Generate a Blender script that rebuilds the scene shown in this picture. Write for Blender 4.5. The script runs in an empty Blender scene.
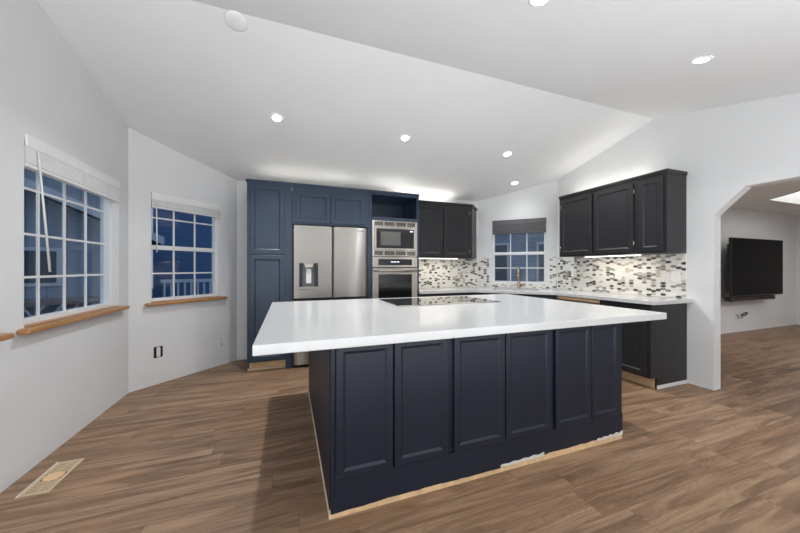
import bpy, bmesh, math, random
from mathutils import Vector, Matrix
from mathutils.geometry import tessellate_polygon
R = math.radians
random.seed(7)
S = bpy.context.scene
C = S.collection

# ------------------------------------------------------------------ camera
cam_d = bpy.data.cameras.new('camera')
cam_d.sensor_width = 36.0
cam_d.lens = 36.0 * 306.0 / 800.0
cam_d.shift_y = 1.5 / 800.0
cam_d.clip_start = 0.02
cam = bpy.data.objects.new('camera', cam_d)
C.objects.link(cam)
cam.location = (0, 0, 1.25)
cam.rotation_euler = (R(90), 0, R(-20.1))
S.camera = cam

# ------------------------------------------------------------------ world (evening sky), exposure
W = bpy.data.worlds.new('evening_sky')
S.world = W
W.use_nodes = True
bg = W.node_tree.nodes['Background']
bg.inputs['Color'].default_value = (0.46, 0.58, 0.78, 1)
bg.inputs['Strength'].default_value = 0.75
S.view_settings.view_transform = 'Standard'
S.view_settings.look = 'None'
S.view_settings.gamma = 1.0
S.view_settings.use_curve_mapping = False
S.view_settings.exposure = 0.08

LAMP_W = 13.5       # each recessed ceiling lamp
CEIL_W = 138.0       # fill light added behind the camera, bounced off the ceiling


def area_light(name, loc, rot, size, energy, color=(1, 1, 1), size_y=None, shape=None, spread=None, parent=None):
    d = bpy.data.lights.new(name, 'AREA')
    d.energy = energy
    d.color = color
    d.shape = shape or ('RECTANGLE' if size_y else 'DISK')
    d.size = size
    if size_y:
        d.size_y = size_y
    if spread:
        d.spread = R(spread)
    o = bpy.data.objects.new(name, d)
    C.objects.link(o)
    o.location = loc
    o.rotation_euler = rot
    if parent:
        o.parent = parent
    return o


# unseen fill light added behind the camera, thrown up to brighten the ceiling
area_light('fill_uplight', (0.9, -0.95, 0.45), (R(180), 0, 0), 4.6, CEIL_W, (0.91, 0.96, 1.0), 1.4)
area_light('lounge_light', (7.2, 0.2, 2.3), (0, 0, 0), 1.5, 52.0, (0.95, 0.98, 1.0), 1.5)

# ------------------------------------------------------------------ node helpers


def new_mat(name):
    m = bpy.data.materials.new(name)
    m.use_nodes = True
    nt = m.node_tree
    b = nt.nodes['Principled BSDF']
    return m, nt, b


def N(nt, typ, **kw):
    n = nt.nodes.new(typ)
    for k, v in kw.items():
        if k.startswith('i_'):
            n.inputs[k[2:].replace('_', ' ')].default_value = v
        else:
            setattr(n, k, v)
    return n


def math_n(nt, op, a, b=None, c=None):
    n = nt.nodes.new('ShaderNodeMath')
    n.operation = op
    for i, v in enumerate((a, b, c)):
        if v is None:
            continue
        if isinstance(v, (int, float)):
            n.inputs[i].default_value = v
        else:
            nt.links.new(v, n.inputs[i])
    return n.outputs[0]


def mix_c(nt, fac, a, b, typ='MIX'):
    n = nt.nodes.new('ShaderNodeMix')
    n.data_type = 'RGBA'
    n.blend_type = typ
    for key, v in ((0, fac), (6, a), (7, b)):
        if isinstance(v, (int, float)):
            n.inputs[key].default_value = v
        elif isinstance(v, tuple):
            n.inputs[key].default_value = v if len(v) == 4 else (*v, 1)
        else:
            nt.links.new(v, n.inputs[key])
    return n.outputs[2]


def ramp(nt, fac, stops):
    n = nt.nodes.new('ShaderNodeValToRGB')
    e = n.color_ramp.elements
    while len(e) < len(stops):
        e.new(0.5)
    for i, (p, c) in enumerate(stops):
        e[i].position = p
        e[i].color = (*c, 1)
    nt.links.new(fac, n.inputs[0])
    return n.outputs[0]


def bump(nt, b, h, strength, dist=0.002):
    n = nt.nodes.new('ShaderNodeBump')
    n.inputs['Strength'].default_value = strength
    n.inputs['Distance'].default_value = dist
    nt.links.new(h, n.inputs['Height'])
    nt.links.new(n.outputs[0], b.inputs['Normal'])


def simple(name, col, rough=0.5, metal=0.0, var=0.06, scale=9.0, bstr=0.0, bscale=180.0, coat=0.0):
    m, nt, b = new_mat(name)
    tc = N(nt, 'ShaderNodeTexCoord')
    no = N(nt, 'ShaderNodeTexNoise')
    no.inputs['Scale'].default_value = scale
    no.inputs['Detail'].default_value = 4
    nt.links.new(tc.outputs['Object'], no.inputs['Vector'])
    lo = tuple(max(0, c * (1 - var)) for c in col)
    hi = tuple(min(1, c * (1 + var)) for c in col)
    cr = ramp(nt, no.outputs['Fac'], [(0.3, lo), (0.7, hi)])
    nt.links.new(cr, b.inputs['Base Color'])
    b.inputs['Roughness'].default_value = rough
    b.inputs['Metallic'].default_value = metal
    b.inputs['Coat Weight'].default_value = coat
    if bstr:
        n2 = N(nt, 'ShaderNodeTexNoise')
        n2.inputs['Scale'].default_value = bscale
        n2.inputs['Detail'].default_value = 3
        nt.links.new(tc.outputs['Object'], n2.inputs['Vector'])
        bump(nt, b, n2.outputs['Fac'], bstr)
    return m


def emit(name, col, strength):
    m, nt, b = new_mat(name)
    b.inputs['Base Color'].default_value = (*col, 1)
    b.inputs['Emission Color'].default_value = (*col, 1)
    b.inputs['Emission Strength'].default_value = strength
    return m


M = {}
M['wall'] = simple('wall_paint', (0.78, 0.785, 0.79), 0.75, var=0.012, scale=3, bstr=0.35, bscale=95)
M['ceiling'] = simple('ceiling_paint', (0.80, 0.805, 0.81), 0.85, var=0.012, scale=3, bstr=0.45, bscale=70)
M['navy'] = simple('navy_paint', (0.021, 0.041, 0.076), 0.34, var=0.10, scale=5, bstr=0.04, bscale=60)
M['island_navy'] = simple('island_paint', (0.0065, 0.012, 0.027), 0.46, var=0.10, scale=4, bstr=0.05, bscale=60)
M['charcoal'] = simple('grey_lit_paint', (0.024, 0.0245, 0.027), 0.36, var=0.08, scale=5, bstr=0.04, bscale=60)  # same cabinet paint as navy; its greyer light is put into the colour
M['charcoal'].node_tree.nodes['Principled BSDF'].inputs['Specular IOR Level'].default_value = 0.35
M['niche'] = simple('niche_paint', (0.022, 0.028, 0.045), 0.4)
M['raw_wood'] = simple('raw_wood', (0.76, 0.53, 0.30), 0.6, var=0.14, scale=22)
M['mud'] = simple('white_filler', (0.70, 0.67, 0.61), 0.9, var=0.08, scale=40, bstr=0.4, bscale=120)
M['white'] = simple('white_vinyl', (0.82, 0.83, 0.83), 0.4, var=0.02)
M['blind'] = simple('blind_vinyl', (0.88, 0.88, 0.87), 0.45, var=0.03)
M['grey_blind'] = simple('grey_blind', (0.14, 0.14, 0.145), 0.6, var=0.1)
M['plate'] = simple('outlet_plastic', (0.84, 0.83, 0.80), 0.35, var=0.01)
M['black'] = simple('black_plastic', (0.012, 0.012, 0.013), 0.4, var=0.1)
M['dark_gap'] = simple('dark_fill', (0.02, 0.02, 0.02), 0.8)
M['black_glass'] = simple('black_glass', (0.008, 0.008, 0.009), 0.06, var=0.05)
M['far_pane'] = simple('far_pane', (0.06, 0.08, 0.11), 0.3, var=0.1)
M['cook_glass'] = simple('ceramic_glass', (0.010, 0.010, 0.011), 0.03, var=0.05, coat=0.6)
M['screen'] = simple('screen_glass', (0.003, 0.003, 0.003), 0.3, var=0.0)
M['screen'].node_tree.nodes['Principled BSDF'].inputs['Specular IOR Level'].default_value = 0.03
M['oven_glass'] = simple('oven_glass', (0.010, 0.010, 0.010), 0.05, var=0.05)
M['mw_window'] = simple('mesh_window', (0.11, 0.11, 0.10), 0.12, var=0.08, scale=60)
M['brass'] = simple('champagne_metal', (0.56, 0.45, 0.32), 0.28, metal=1.0, var=0.03)
M['chrome'] = simple('chrome', (0.75, 0.75, 0.75), 0.2, metal=1.0, var=0.02)
M['register'] = simple('register_paint', (0.60, 0.46, 0.30), 0.5, var=0.06)
M['grout'] = simple('grout', (0.80, 0.775, 0.72), 0.7, var=0.04, scale=40)
M['tile_white'] = simple('tile_white', (0.82, 0.80, 0.76), 0.22, var=0.05, scale=30)
M['tile_beige'] = simple('tile_beige', (0.56, 0.51, 0.44), 0.22, var=0.10, scale=30)
M['tile_grey'] = simple('tile_grey', (0.30, 0.29, 0.265), 0.22, var=0.15, scale=30)
M['tile_dark'] = simple('tile_dark', (0.10, 0.092, 0.085), 0.2, var=0.2, scale=30)
M['cable_white'] = simple('white_cable', (0.75, 0.75, 0.75), 0.5)
M['concrete'] = simple('yard_ground', (0.10, 0.11, 0.12), 0.9, var=0.3, scale=2)
M['roofing'] = simple('roof_shingle', (0.05, 0.055, 0.065), 0.9, var=0.3, scale=12)
M['ext_white'] = simple('exterior_trim', (0.62, 0.66, 0.70), 0.6, var=0.04)
M['deck'] = simple('deck_wood', (0.22, 0.20, 0.19), 0.8, var=0.2)
M['leaf'] = simple('hedge_leaf', (0.03, 0.055, 0.035), 0.8, var=0.4, scale=15)
M['lamp_glow'] = emit('lamp_glow', (1.0, 0.98, 0.95), 30.0)
M['strip_glow'] = emit('strip_glow', (1.0, 0.93, 0.80), 7.0)
M['tray_glow'] = emit('tray_glow', (1.0, 0.99, 0.97), 1.6)
M['digit'] = emit('display_digits', (0.75, 0.9, 1.0), 1.2)


def mat_window_glass():
    m = bpy.data.materials.new('window_glass')
    m.use_nodes = True
    nt = m.node_tree
    nt.nodes.clear()
    out = N(nt, 'ShaderNodeOutputMaterial')
    tr = N(nt, 'ShaderNodeBsdfTransparent')
    tr.inputs[0].default_value = (0.86, 0.91, 0.95, 1)
    gl = N(nt, 'ShaderNodeBsdfGlossy')
    gl.inputs['Roughness'].default_value = 0.015
    fr = N(nt, 'ShaderNodeFresnel')
    fr.inputs['IOR'].default_value = 1.5
    mx = N(nt, 'ShaderNodeMixShader')
    ge = N(nt, 'ShaderNodeNewGeometry')
    fac = math_n(nt, 'MULTIPLY', fr.outputs[0], math_n(nt, 'SUBTRACT', 1.0, ge.outputs['Backfacing']))
    nt.links.new(fac, mx.inputs[0])
    nt.links.new(tr.outputs[0], mx.inputs[1])
    nt.links.new(gl.outputs[0], mx.inputs[2])
    nt.links.new(mx.outputs[0], out.inputs[0])
    return m


M['glass'] = mat_window_glass()


def mat_floor():
    m, nt, b = new_mat('wood_plank_floor')
    L = nt.links
    tc = N(nt, 'ShaderNodeTexCoord')
    sp = N(nt, 'ShaderNodeSeparateXYZ')
    L.new(tc.outputs['Object'], sp.inputs[0])
    X, Y = sp.outputs[0], sp.outputs[1]
    PW, PL = 0.182, 1.22
    v = math_n(nt, 'DIVIDE', Y, PW)
    row = math_n(nt, 'FLOOR', v)
    wn = N(nt, 'ShaderNodeTexWhiteNoise', noise_dimensions='1D')
    L.new(row, wn.inputs['W'])
    u = math_n(nt, 'ADD', math_n(nt, 'DIVIDE', X, PL), math_n(nt, 'MULTIPLY', wn.outputs['Value'], 3.0))
    col = math_n(nt, 'FLOOR', u)
    cv = N(nt, 'ShaderNodeCombineXYZ')
    L.new(row, cv.inputs[0])
    L.new(col, cv.inputs[1])
    pn = N(nt, 'ShaderNodeTexWhiteNoise', noise_dimensions='2D')
    L.new(cv.outputs[0], pn.inputs['Vector'])
    pid = pn.outputs['Value']
    fv = math_n(nt, 'FRACT', v)
    fu = math_n(nt, 'FRACT', u)
    ev = math_n(nt, 'MULTIPLY', math_n(nt, 'MINIMUM', fv, math_n(nt, 'SUBTRACT', 1.0, fv)), PW)
    eu = math_n(nt, 'MULTIPLY', math_n(nt, 'MINIMUM', fu, math_n(nt, 'SUBTRACT', 1.0, fu)), PL)
    seam = math_n(nt, 'LESS_THAN', math_n(nt, 'MINIMUM', ev, eu), 0.0011)
    # grain coordinates: stretched along the plank, shifted per plank
    gx = math_n(nt, 'ADD', math_n(nt, 'MULTIPLY', X, 1.0), math_n(nt, 'MULTIPLY', pid, 37.0))
    gv = N(nt, 'ShaderNodeCombineXYZ')
    L.new(gx, gv.inputs[0])
    L.new(Y, gv.inputs[1])
    L.new(math_n(nt, 'MULTIPLY', pid, 11.0), gv.inputs[2])
    mp = N(nt, 'ShaderNodeMapping')
    mp.inputs['Scale'].default_value = (1.3, 13.0, 1.0)
    L.new(gv.outputs[0], mp.inputs[0])
    n1 = N(nt, 'ShaderNodeTexNoise')
    n1.inputs['Scale'].default_value = 1.0
    n1.inputs['Detail'].default_value = 6
    n1.inputs['Roughness'].default_value = 0.6
    n1.inputs['Distortion'].default_value = 1.0
    L.new(mp.outputs[0], n1.inputs['Vector'])
    mp2 = N(nt, 'ShaderNodeMapping')
    mp2.inputs['Scale'].default_value = (5.0, 120.0, 1.0)
    L.new(gv.outputs[0], mp2.inputs[0])
    n2 = N(nt, 'ShaderNodeTexNoise')
    n2.inputs['Scale'].default_value = 1.0
    n2.inputs['Detail'].default_value = 3
    L.new(mp2.outputs[0], n2.inputs['Vector'])
    # cathedral rings
    mp3 = N(nt, 'ShaderNodeMapping')
    mp3.inputs['Scale'].default_value = (1.5, 9.0, 1.0)
    L.new(gv.outputs[0], mp3.inputs[0])
    n3 = N(nt, 'ShaderNodeTexNoise')
    n3.inputs['Scale'].default_value = 0.9
    n3.inputs['Detail'].default_value = 1.5
    L.new(mp3.outputs[0], n3.inputs['Vector'])
    rings = math_n(nt, 'ABSOLUTE', math_n(nt, 'SINE', math_n(nt, 'MULTIPLY', n3.outputs['Fac'], 75.0)))
    rings = math_n(nt, 'POWER', rings, 0.5)
    knots = math_n(nt, 'MULTIPLY', math_n(nt, 'SUBTRACT', 1.0, rings),
                   math_n(nt, 'GREATER_THAN', n3.outputs['Fac'], 0.50))
    base = ramp(nt, n1.outputs['Fac'], [(0.22, (0.112, 0.066, 0.039)), (0.45, (0.245, 0.147, 0.087)),
                                        (0.58, (0.348, 0.221, 0.134)), (0.84, (0.450, 0.302, 0.193))])
    tint = ramp(nt, pid, [(0.0, (0.70, 0.68, 0.67)), (0.35, (1.0, 0.97, 0.95)), (0.7, (1.05, 1.05, 1.06)), (1.0, (0.92, 0.86, 0.80))])
    c = mix_c(nt, 0.8, base, tint, 'MULTIPLY')
    fine = ramp(nt, n2.outputs['Fac'], [(0.35, (0.72, 0.70, 0.68)), (0.65, (1.08, 1.08, 1.08))])
    c = mix_c(nt, 0.45, c, fine, 'MULTIPLY')
    c = mix_c(nt, math_n(nt, 'MULTIPLY', knots, 0.26), c, (0.075, 0.05, 0.036, 1))
    c = mix_c(nt, math_n(nt, 'MULTIPLY', seam, 0.6), c, (0.06, 0.042, 0.032, 1))
    L.new(c, b.inputs['Base Color'])
    L.new(ramp(nt, n1.outputs['Fac'], [(0.2, (0.42, 0.42, 0.42)), (0.8, (0.54, 0.54, 0.54))]), b.inputs['Roughness'])
    b.inputs['Specular IOR Level'].default_value = 0.42
    bump(nt, b, n2.outputs['Fac'], 0.12, 0.001)
    return m


M['floor'] = mat_floor()


def mat_quartz():
    m, nt, b = new_mat('white_quartz')
    tc = N(nt, 'ShaderNodeTexCoord')
    n = N(nt, 'ShaderNodeTexNoise')
    n.inputs['Scale'].default_value = 2.2
    n.inputs['Detail'].default_value = 7
    n.inputs['Distortion'].default_value = 2.2
    nt.links.new(tc.outputs['Object'], n.inputs['Vector'])
    vein = math_n(nt, 'ABSOLUTE', math_n(nt, 'SUBTRACT', n.outputs['Fac'], 0.5))
    c = ramp(nt, vein, [(0.0, (0.585, 0.588, 0.595)), (0.015, (0.605, 0.606, 0.607)), (0.05, (0.61, 0.61, 0.61))])
    nt.links.new(c, b.inputs['Base Color'])
    b.inputs['Roughness'].default_value = 0.16
    return m


M['quartz'] = mat_quartz()


def mat_steel(name, col, rough, along=(2.0, 2.0, 260.0)):
    m, nt, b = new_mat(name)
    tc = N(nt, 'ShaderNodeTexCoord')
    mp = N(nt, 'ShaderNodeMapping')
    mp.inputs['Scale'].default_value = along
    nt.links.new(tc.outputs['Object'], mp.inputs[0])
    n = N(nt, 'ShaderNodeTexNoise')
    n.inputs['Scale'].default_value = 1.5
    n.inputs['Detail'].default_value = 3
    nt.links.new(mp.outputs[0], n.inputs['Vector'])
    nt.links.new(ramp(nt, n.outputs['Fac'], [(0.3, tuple(c * 0.93 for c in col)), (0.7, col)]), b.inputs['Base Color'])
    b.inputs['Metallic'].default_value = 1.0
    b.inputs['Roughness'].default_value = rough
    b.inputs['Anisotropic'].default_value = 0.99
    b.inputs['Anisotropic Rotation'].default_value = 0.25
    tg = N(nt, 'ShaderNodeCombineXYZ')
    tg.inputs[0].default_value = 1.0
    nt.links.new(tg.outputs[0], b.inputs['Tangent'])
    bump(nt, b, n.outputs['Fac'], 0.06, 0.0006)
    return m


M['steel'] = mat_steel('brushed_steel', (0.37, 0.348, 0.322), 0.31)
M['vent'] = mat_steel('vent_steel', (0.26, 0.245, 0.225), 0.4)
M['steel_light'] = mat_steel('satin_steel', (0.50, 0.455, 0.405), 0.30)


def mat_sill():
    m, nt, b = new_mat('oak_sill')
    tc = N(nt, 'ShaderNodeTexCoord')
    mp = N(nt, 'ShaderNodeMapping')
    mp.inputs['Scale'].default_value = (2.0, 40.0, 40.0)
    nt.links.new(tc.outputs['Object'], mp.inputs[0])
    n = N(nt, 'ShaderNodeTexNoise')
    n.inputs['Scale'].default_value = 2.0
    n.inputs['Detail'].default_value = 4
    nt.links.new(mp.outputs[0], n.inputs['Vector'])
    nt.links.new(ramp(nt, n.outputs['Fac'], [(0.3, (0.36, 0.17, 0.062)), (0.7, (0.52, 0.27, 0.11))]), b.inputs['Base Color'])
    b.inputs['Roughness'].default_value = 0.35
    return m


M['oak'] = mat_sill()


def mat_siding(name, col, pitch, axis):
    m, nt, b = new_mat(name)
    tc = N(nt, 'ShaderNodeTexCoord')
    sp = N(nt, 'ShaderNodeSeparateXYZ')
    nt.links.new(tc.outputs['Object'], sp.inputs[0])
    f = math_n(nt, 'FRACT', math_n(nt, 'DIVIDE', sp.outputs[axis], pitch))
    groove = math_n(nt, 'LESS_THAN', f, 0.08)
    no = N(nt, 'ShaderNodeTexNoise')
    no.inputs['Scale'].default_value = 3
    nt.links.new(tc.outputs['Object'], no.inputs['Vector'])
    c = ramp(nt, no.outputs['Fac'], [(0.3, tuple(x * 0.9 for x in col)), (0.7, col)])
    nt.links.new(mix_c(nt, math_n(nt, 'MULTIPLY', groove, 0.45), c, (col[0] * .4, col[1] * .4, col[2] * .4, 1)), b.inputs['Base Color'])
    b.inputs['Roughness'].default_value = 0.8
    bump(nt, b, f, 0.5, 0.01)
    return m


M['siding'] = mat_siding('vertical_siding', (0.36, 0.42, 0.48), 0.30, 0)
M['lap'] = mat_siding('lap_siding', (0.33, 0.40, 0.47), 0.16, 2)
M['deep_siding'] = mat_siding('blue_siding', (0.13, 0.23, 0.42), 0.16, 2)

# ------------------------------------------------------------------ geometry helpers


class MB:
    """collects shapes for ONE mesh object"""

    def __init__(s):
        s.bm = bmesh.new()
        s.mi = 0

    def _faces(s, vs, faces):
        v = [s.bm.verts.new(p) for p in vs]
        for f in faces:
            try:
                fc = s.bm.faces.new([v[i] for i in f])
                fc.material_index = s.mi
            except ValueError:
                pass
        return v

    def hexa(s, p):
        s._faces(p, [(0, 3, 2, 1), (4, 5, 6, 7), (0, 1, 5, 4), (1, 2, 6, 5), (2, 3, 7, 6), (3, 0, 4, 7)])
        return s

    def box(s, x0, x1, y0, y1, z0, z1, bev=0.0):
        if bev > 0:
            b2 = bmesh.new()
            bmesh.ops.create_cube(b2, size=1)
            for v in b2.verts:
                v.co = Vector(((x0 + x1) / 2 + v.co.x * (x1 - x0), (y0 + y1) / 2 + v.co.y * (y1 - y0), (z0 + z1) / 2 + v.co.z * (z1 - z0)))
            bmesh.ops.bevel(b2, geom=b2.edges[:], offset=bev, segments=2, affect='EDGES', profile=0.5)
            s.absorb(b2)
            return s
        return s.hexa([(x0, y0, z0), (x1, y0, z0), (x1, y1, z0), (x0, y1, z0), (x0, y0, z1), (x1, y0, z1), (x1, y1, z1), (x0, y1, z1)])

    def absorb(s, b2, mat=None):
        mp = {}
        for v in b2.verts:
            mp[v] = s.bm.verts.new(mat @ v.co if mat else v.co)
        for f in b2.faces:
            fc = s.bm.faces.new([mp[v] for v in f.verts])
            fc.material_index = s.mi
            fc.smooth = f.smooth
        b2.free()

    def prism(s, poly, z0, z1, hole=None, zf0=None, zf1=None):
        """vertical prism over a plan polygon; zf give sloped bottoms and tops"""
        loops = [poly] + ([hole] if hole else [])
        pts = [p for l in loops for p in l]
        b = [s.bm.verts.new((p[0], p[1], zf0(*p) if zf0 else z0)) for p in pts]
        t = [s.bm.verts.new((p[0], p[1], zf1(*p) if zf1 else z1)) for p in pts]
        if hole:
            tris = tessellate_polygon([[Vector((p[0], p[1], 0)) for p in l] for l in loops])
            fl = [s.bm.faces.new([t[i] for i in tr]) for tr in tris] + [s.bm.faces.new([b[i] for i in tr]) for tr in tris]
        else:
            fl = [s.bm.faces.new(t), s.bm.faces.new(b[::-1])]
        k = 0
        for l in loops:
            n = len(l)
            for i in range(n):
                j = (i + 1) % n
                fl.append(s.bm.faces.new([b[k + i], b[k + j], t[k + j], t[k + i]]))
            k += n
        for f in fl:
            f.material_index = s.mi
        bmesh.ops.recalc_face_normals(s.bm, faces=fl)
        return s

    def prism_y(s, poly, y0, y1):
        """prism over an (x,z) polygon, extruded along y"""
        a = [s.bm.verts.new((p[0], y0, p[1])) for p in poly]
        c = [s.bm.verts.new((p[0], y1, p[1])) for p in poly]
        n = len(poly)
        fl = [s.bm.faces.new(a), s.bm.faces.new(c[::-1])]
        for i in range(n):
            fl.append(s.bm.faces.new([a[i], a[(i + 1) % n], c[(i + 1) % n], c[i]]))
        for f in fl:
            f.material_index = s.mi
        bmesh.ops.recalc_face_normals(s.bm, faces=fl)
        return s

    def cyl(s, a, b, r0, r1=None, n=24):
        r1 = r0 if r1 is None else r1
        a = Vector(a)
        b = Vector(b)
        d = (b - a).normalized()
        q = d.to_track_quat('Z', 'Y')
        ra = [s.bm.verts.new(a + q @ Vector((r0 * math.cos(2 * math.pi * i / n), r0 * math.sin(2 * math.pi * i / n), 0))) for i in range(n)]
        rb = [s.bm.verts.new(b + q @ Vector((r1 * math.cos(2 * math.pi * i / n), r1 * math.sin(2 * math.pi * i / n), 0))) for i in range(n)]
        for i in range(n):
            f = s.bm.faces.new([ra[i], ra[(i + 1) % n], rb[(i + 1) % n], rb[i]])
            f.smooth = True
            f.material_index = s.mi
        for f in (s.bm.faces.new(ra[::-1]), s.bm.faces.new(rb)):
            f.material_index = s.mi
        return s

    def tube(s, pts, r, n=10):
        pts = [Vector(p) for p in pts]
        rings = []
        for i, p in enumerate(pts):
            d = (pts[min(i + 1, len(pts) - 1)] - pts[max(i - 1, 0)]).normalized()
            q = d.to_track_quat('Z', 'Y')
            rings.append([s.bm.verts.new(p + q @ Vector((r * math.cos(2 * math.pi * k / n), r * math.sin(2 * math.pi * k / n), 0))) for k in range(n)])
        for i in range(len(rings) - 1):
            best = min(range(n), key=lambda o: sum((rings[i][k].co - rings[i + 1][(k + o) % n].co).length for k in range(n)))
            rings[i + 1] = rings[i + 1][best:] + rings[i + 1][:best]
            for k in range(n):
                f = s.bm.faces.new([rings[i][k], rings[i][(k + 1) % n], rings[i + 1][(k + 1) % n], rings[i + 1][k]])
                f.smooth = True
                f.material_index = s.mi
        s.bm.faces.new(rings[0][::-1])
        s.bm.faces.new(rings[-1])
        return s

    def lathe(s, prof, c=(0, 0, 0), n=32):
        rings = []
        for r, z in prof:
            rings.append([s.bm.verts.new((c[0] + r * math.cos(2 * math.pi * k / n), c[1] + r * math.sin(2 * math.pi * k / n), c[2] + z)) for k in range(n)])
        for i in range(len(rings) - 1):
            for k in range(n):
                f = s.bm.faces.new([rings[i][k], rings[i][(k + 1) % n], rings[i + 1][(k + 1) % n], rings[i + 1][k]])
                f.smooth = True
                f.material_index = s.mi
        s.bm.faces.new(rings[0][::-1])
        s.bm.faces.new(rings[-1])
        return s

    def panel(s, x0, x1, z0, z1, yf, t=0.02, rings=((0.0, 0.002), (0.003, 0.0), (0.047, 0.0), (0.050, 0.003), (0.061, 0.009), (0.064, 0.009))):
        """framed door: front face at y=yf, thickness t going +y; rings = (inset, setback)"""
        loops = []
        for ins, dep in ((0.0, t),) + tuple(rings):
            loops.append([s.bm.verts.new(p) for p in ((x0 + ins, yf + dep, z0 + ins), (x1 - ins, yf + dep, z0 + ins),
                                                      (x1 - ins, yf + dep, z1 - ins), (x0 + ins, yf + dep, z1 - ins))])
        fl = [s.bm.faces.new(loops[0][::-1]), s.bm.faces.new(loops[-1])]
        for a, b in zip(loops, loops[1:]):
            for i in range(4):
                fl.append(s.bm.faces.new([a[i], a[(i + 1) % 4], b[(i + 1) % 4], b[i]]))
        for f in fl:
            f.material_index = s.mi
        bmesh.ops.recalc_face_normals(s.bm, faces=fl)
        return s

    def build(s, name, mats, parent=None, bevel=0.0, recalc=True):
        if recalc:
            bmesh.ops.recalc_face_normals(s.bm, faces=s.bm.faces[:])
        me = bpy.data.meshes.new(name)
        s.bm.to_mesh(me)
        s.bm.free()
        for m in (mats if isinstance(mats, (list, tuple)) else [mats]):
            me.materials.append(m)
        o = bpy.data.objects.new(name, me)
        C.objects.link(o)
        if parent:
            o.parent = parent
        if bevel:
            md = o.modifiers.new('bevel', 'BEVEL')
            md.width = bevel
            md.segments = 2
            md.limit_method = 'ANGLE'
            md.angle_limit = R(40)
        return o


def tag(o, label, cat, group=None, kind=None):
    o['label'] = label
    o['category'] = cat
    if group:
        o['group'] = group
    if kind:
        o['kind'] = kind
    return o


def thing(name, label, cat, loc=(0, 0, 0), rz=0.0, group=None):
    o = bpy.data.objects.new(name, None)
    o.empty_display_size = 0.1
    C.objects.link(o)
    o.location = loc
    o.rotation_euler = (0, 0, rz)
    return tag(o, label, cat, group)


def struct(o, label=None, cat=None):
    o['kind'] = 'structure'
    if label:
        o['label'] = label
    if cat:
        o['category'] = cat
    return o


# ------------------------------------------------------------------ room dimensions
XL, XR, YB, YF = -1.5, 4.08, 4.66, -1.8
YR, ZR, K = 2.376, 3.02, 0.255
YFLAT = 0.13
YT, XT = 3.35, 10.55           # television wall, lounge end wall
ZL = 2.41                      # lounge ceiling
T = 0.13


def zc(y):
    return ZR - K * abs(max(y, YFLAT) - YR)


# floor: kitchen and lounge in one slab
fm = MB()
fm.prism([(XL - T, YF - T), (XT + T, YF - T), (XT + T, YT + T), (XR + 0.115, YT + T), (XR + 0.115, 3.82), (3.24, YB + T), (-0.70, YB + T), (XL - T, 3.86)], -0.06, 0.0)
struct(fm.build('floor', M['floor']), 'brown wood plank floor running through kitchen and lounge', 'floor')


def wall(name, origin, rz, length, holes, label, thick=T, mat=None, top=None, extra=()):
    """wall slab in a local frame: x along, y into the wall, holes = (x0,x1,z0,z1)"""
    ex = Vector((math.cos(rz), math.sin(rz)))

    def zt(x):
        if top is not None:
            return top
        return zc(origin[1] + ex.y * x) + 0.03
    xs = {0.0, length}
    for h in holes:
        xs |= {h[0], h[1]}
    for yy in (YR, YFLAT):
        if abs(ex.y) > 0.01:
            x = (yy - origin[1]) / ex.y
            if 0 < x < length:
                xs.add(x)
    xs |= set(extra)
    xs = sorted(xs)
    b = MB()
    for a, c in zip(xs, xs[1:]):
        if c - a < 1e-5:
            continue
        hs = [h for h in holes if h[0] <= a + 1e-6 and h[1] >= c - 1e-6]
        zs = [(0.0, 0.0)]
        segs = []
        lo = (0.0, 0.0)
        for h in sorted(hs, key=lambda q: q[2] if not callable(q[2]) else 0):
            z0 = h[2]
            if z0 > 0:
                segs.append((lo, (z0, z0)))
            z1 = h[3]
            lo = (z1(a), z1(c)) if callable(z1) else (z1, z1)
        segs.append((lo, (zt(a), zt(c))))
        for (l0, l1), (h0, h1) in segs:
            b.hexa([(a, 0, l0), (c, 0, l1), (c, thick, l1), (a, thick, l0), (a, 0, h0), (c, 0, h1), (c, thick, h1), (a, thick, h0)])
    bmesh.ops.remove_doubles(b.bm, verts=b.bm.verts[:], dist=1e-5)
    o = b.build(name, mat or M['wall'])
    o.location = (origin[0], origin[1], 0)
    o.rotation_euler = (0, 0, rz)
    return struct(o, label, 'wall')


S2 = 2 ** 0.5
# left wall: viewer looks -X, local x = +Y
W1 = (2.52 - YF, 3.63 - YF, 0.89, 2.07)
W3 = (1.20 - YF, 2.30 - YF, 0.89, 2.07)
wall('wall_left', (XL, YF), R(90), 3.81 - YF, [W3, W1], 'white textured wall on the left with the wide window')
W2 = (0.195, 0.968, 0.885, 2.06)
wall('wall_bay', (XL, 3.81), R(45), 0.85 * S2, [W2], 'angled white wall between left wall and navy cabinets')
wall('wall_back', (-0.65, YB), 0.0, 3.18 + 0.65, [], 'white wall behind the navy tall cabinets')
W4 = (0.252, 1.112, 0.985, 2.075)
wall('wall_corner', (3.18, YB), R(-45), 0.90 * S2, [W4], 'angled white wall with the sink window')
# right wall, local x = -Y from the sink corner
A0 = 3.76 - 1.83
A1 = 3.76 - (-0.95)


def arch(x):
    if x < A0 + 0.225:
        return 1.79 + (x - A0) / 0.225 * 0.24
    if x > A1 - 0.225:
        return 1.79 + (A1 - x) / 0.225 * 0.24
    return 2.03


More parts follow.
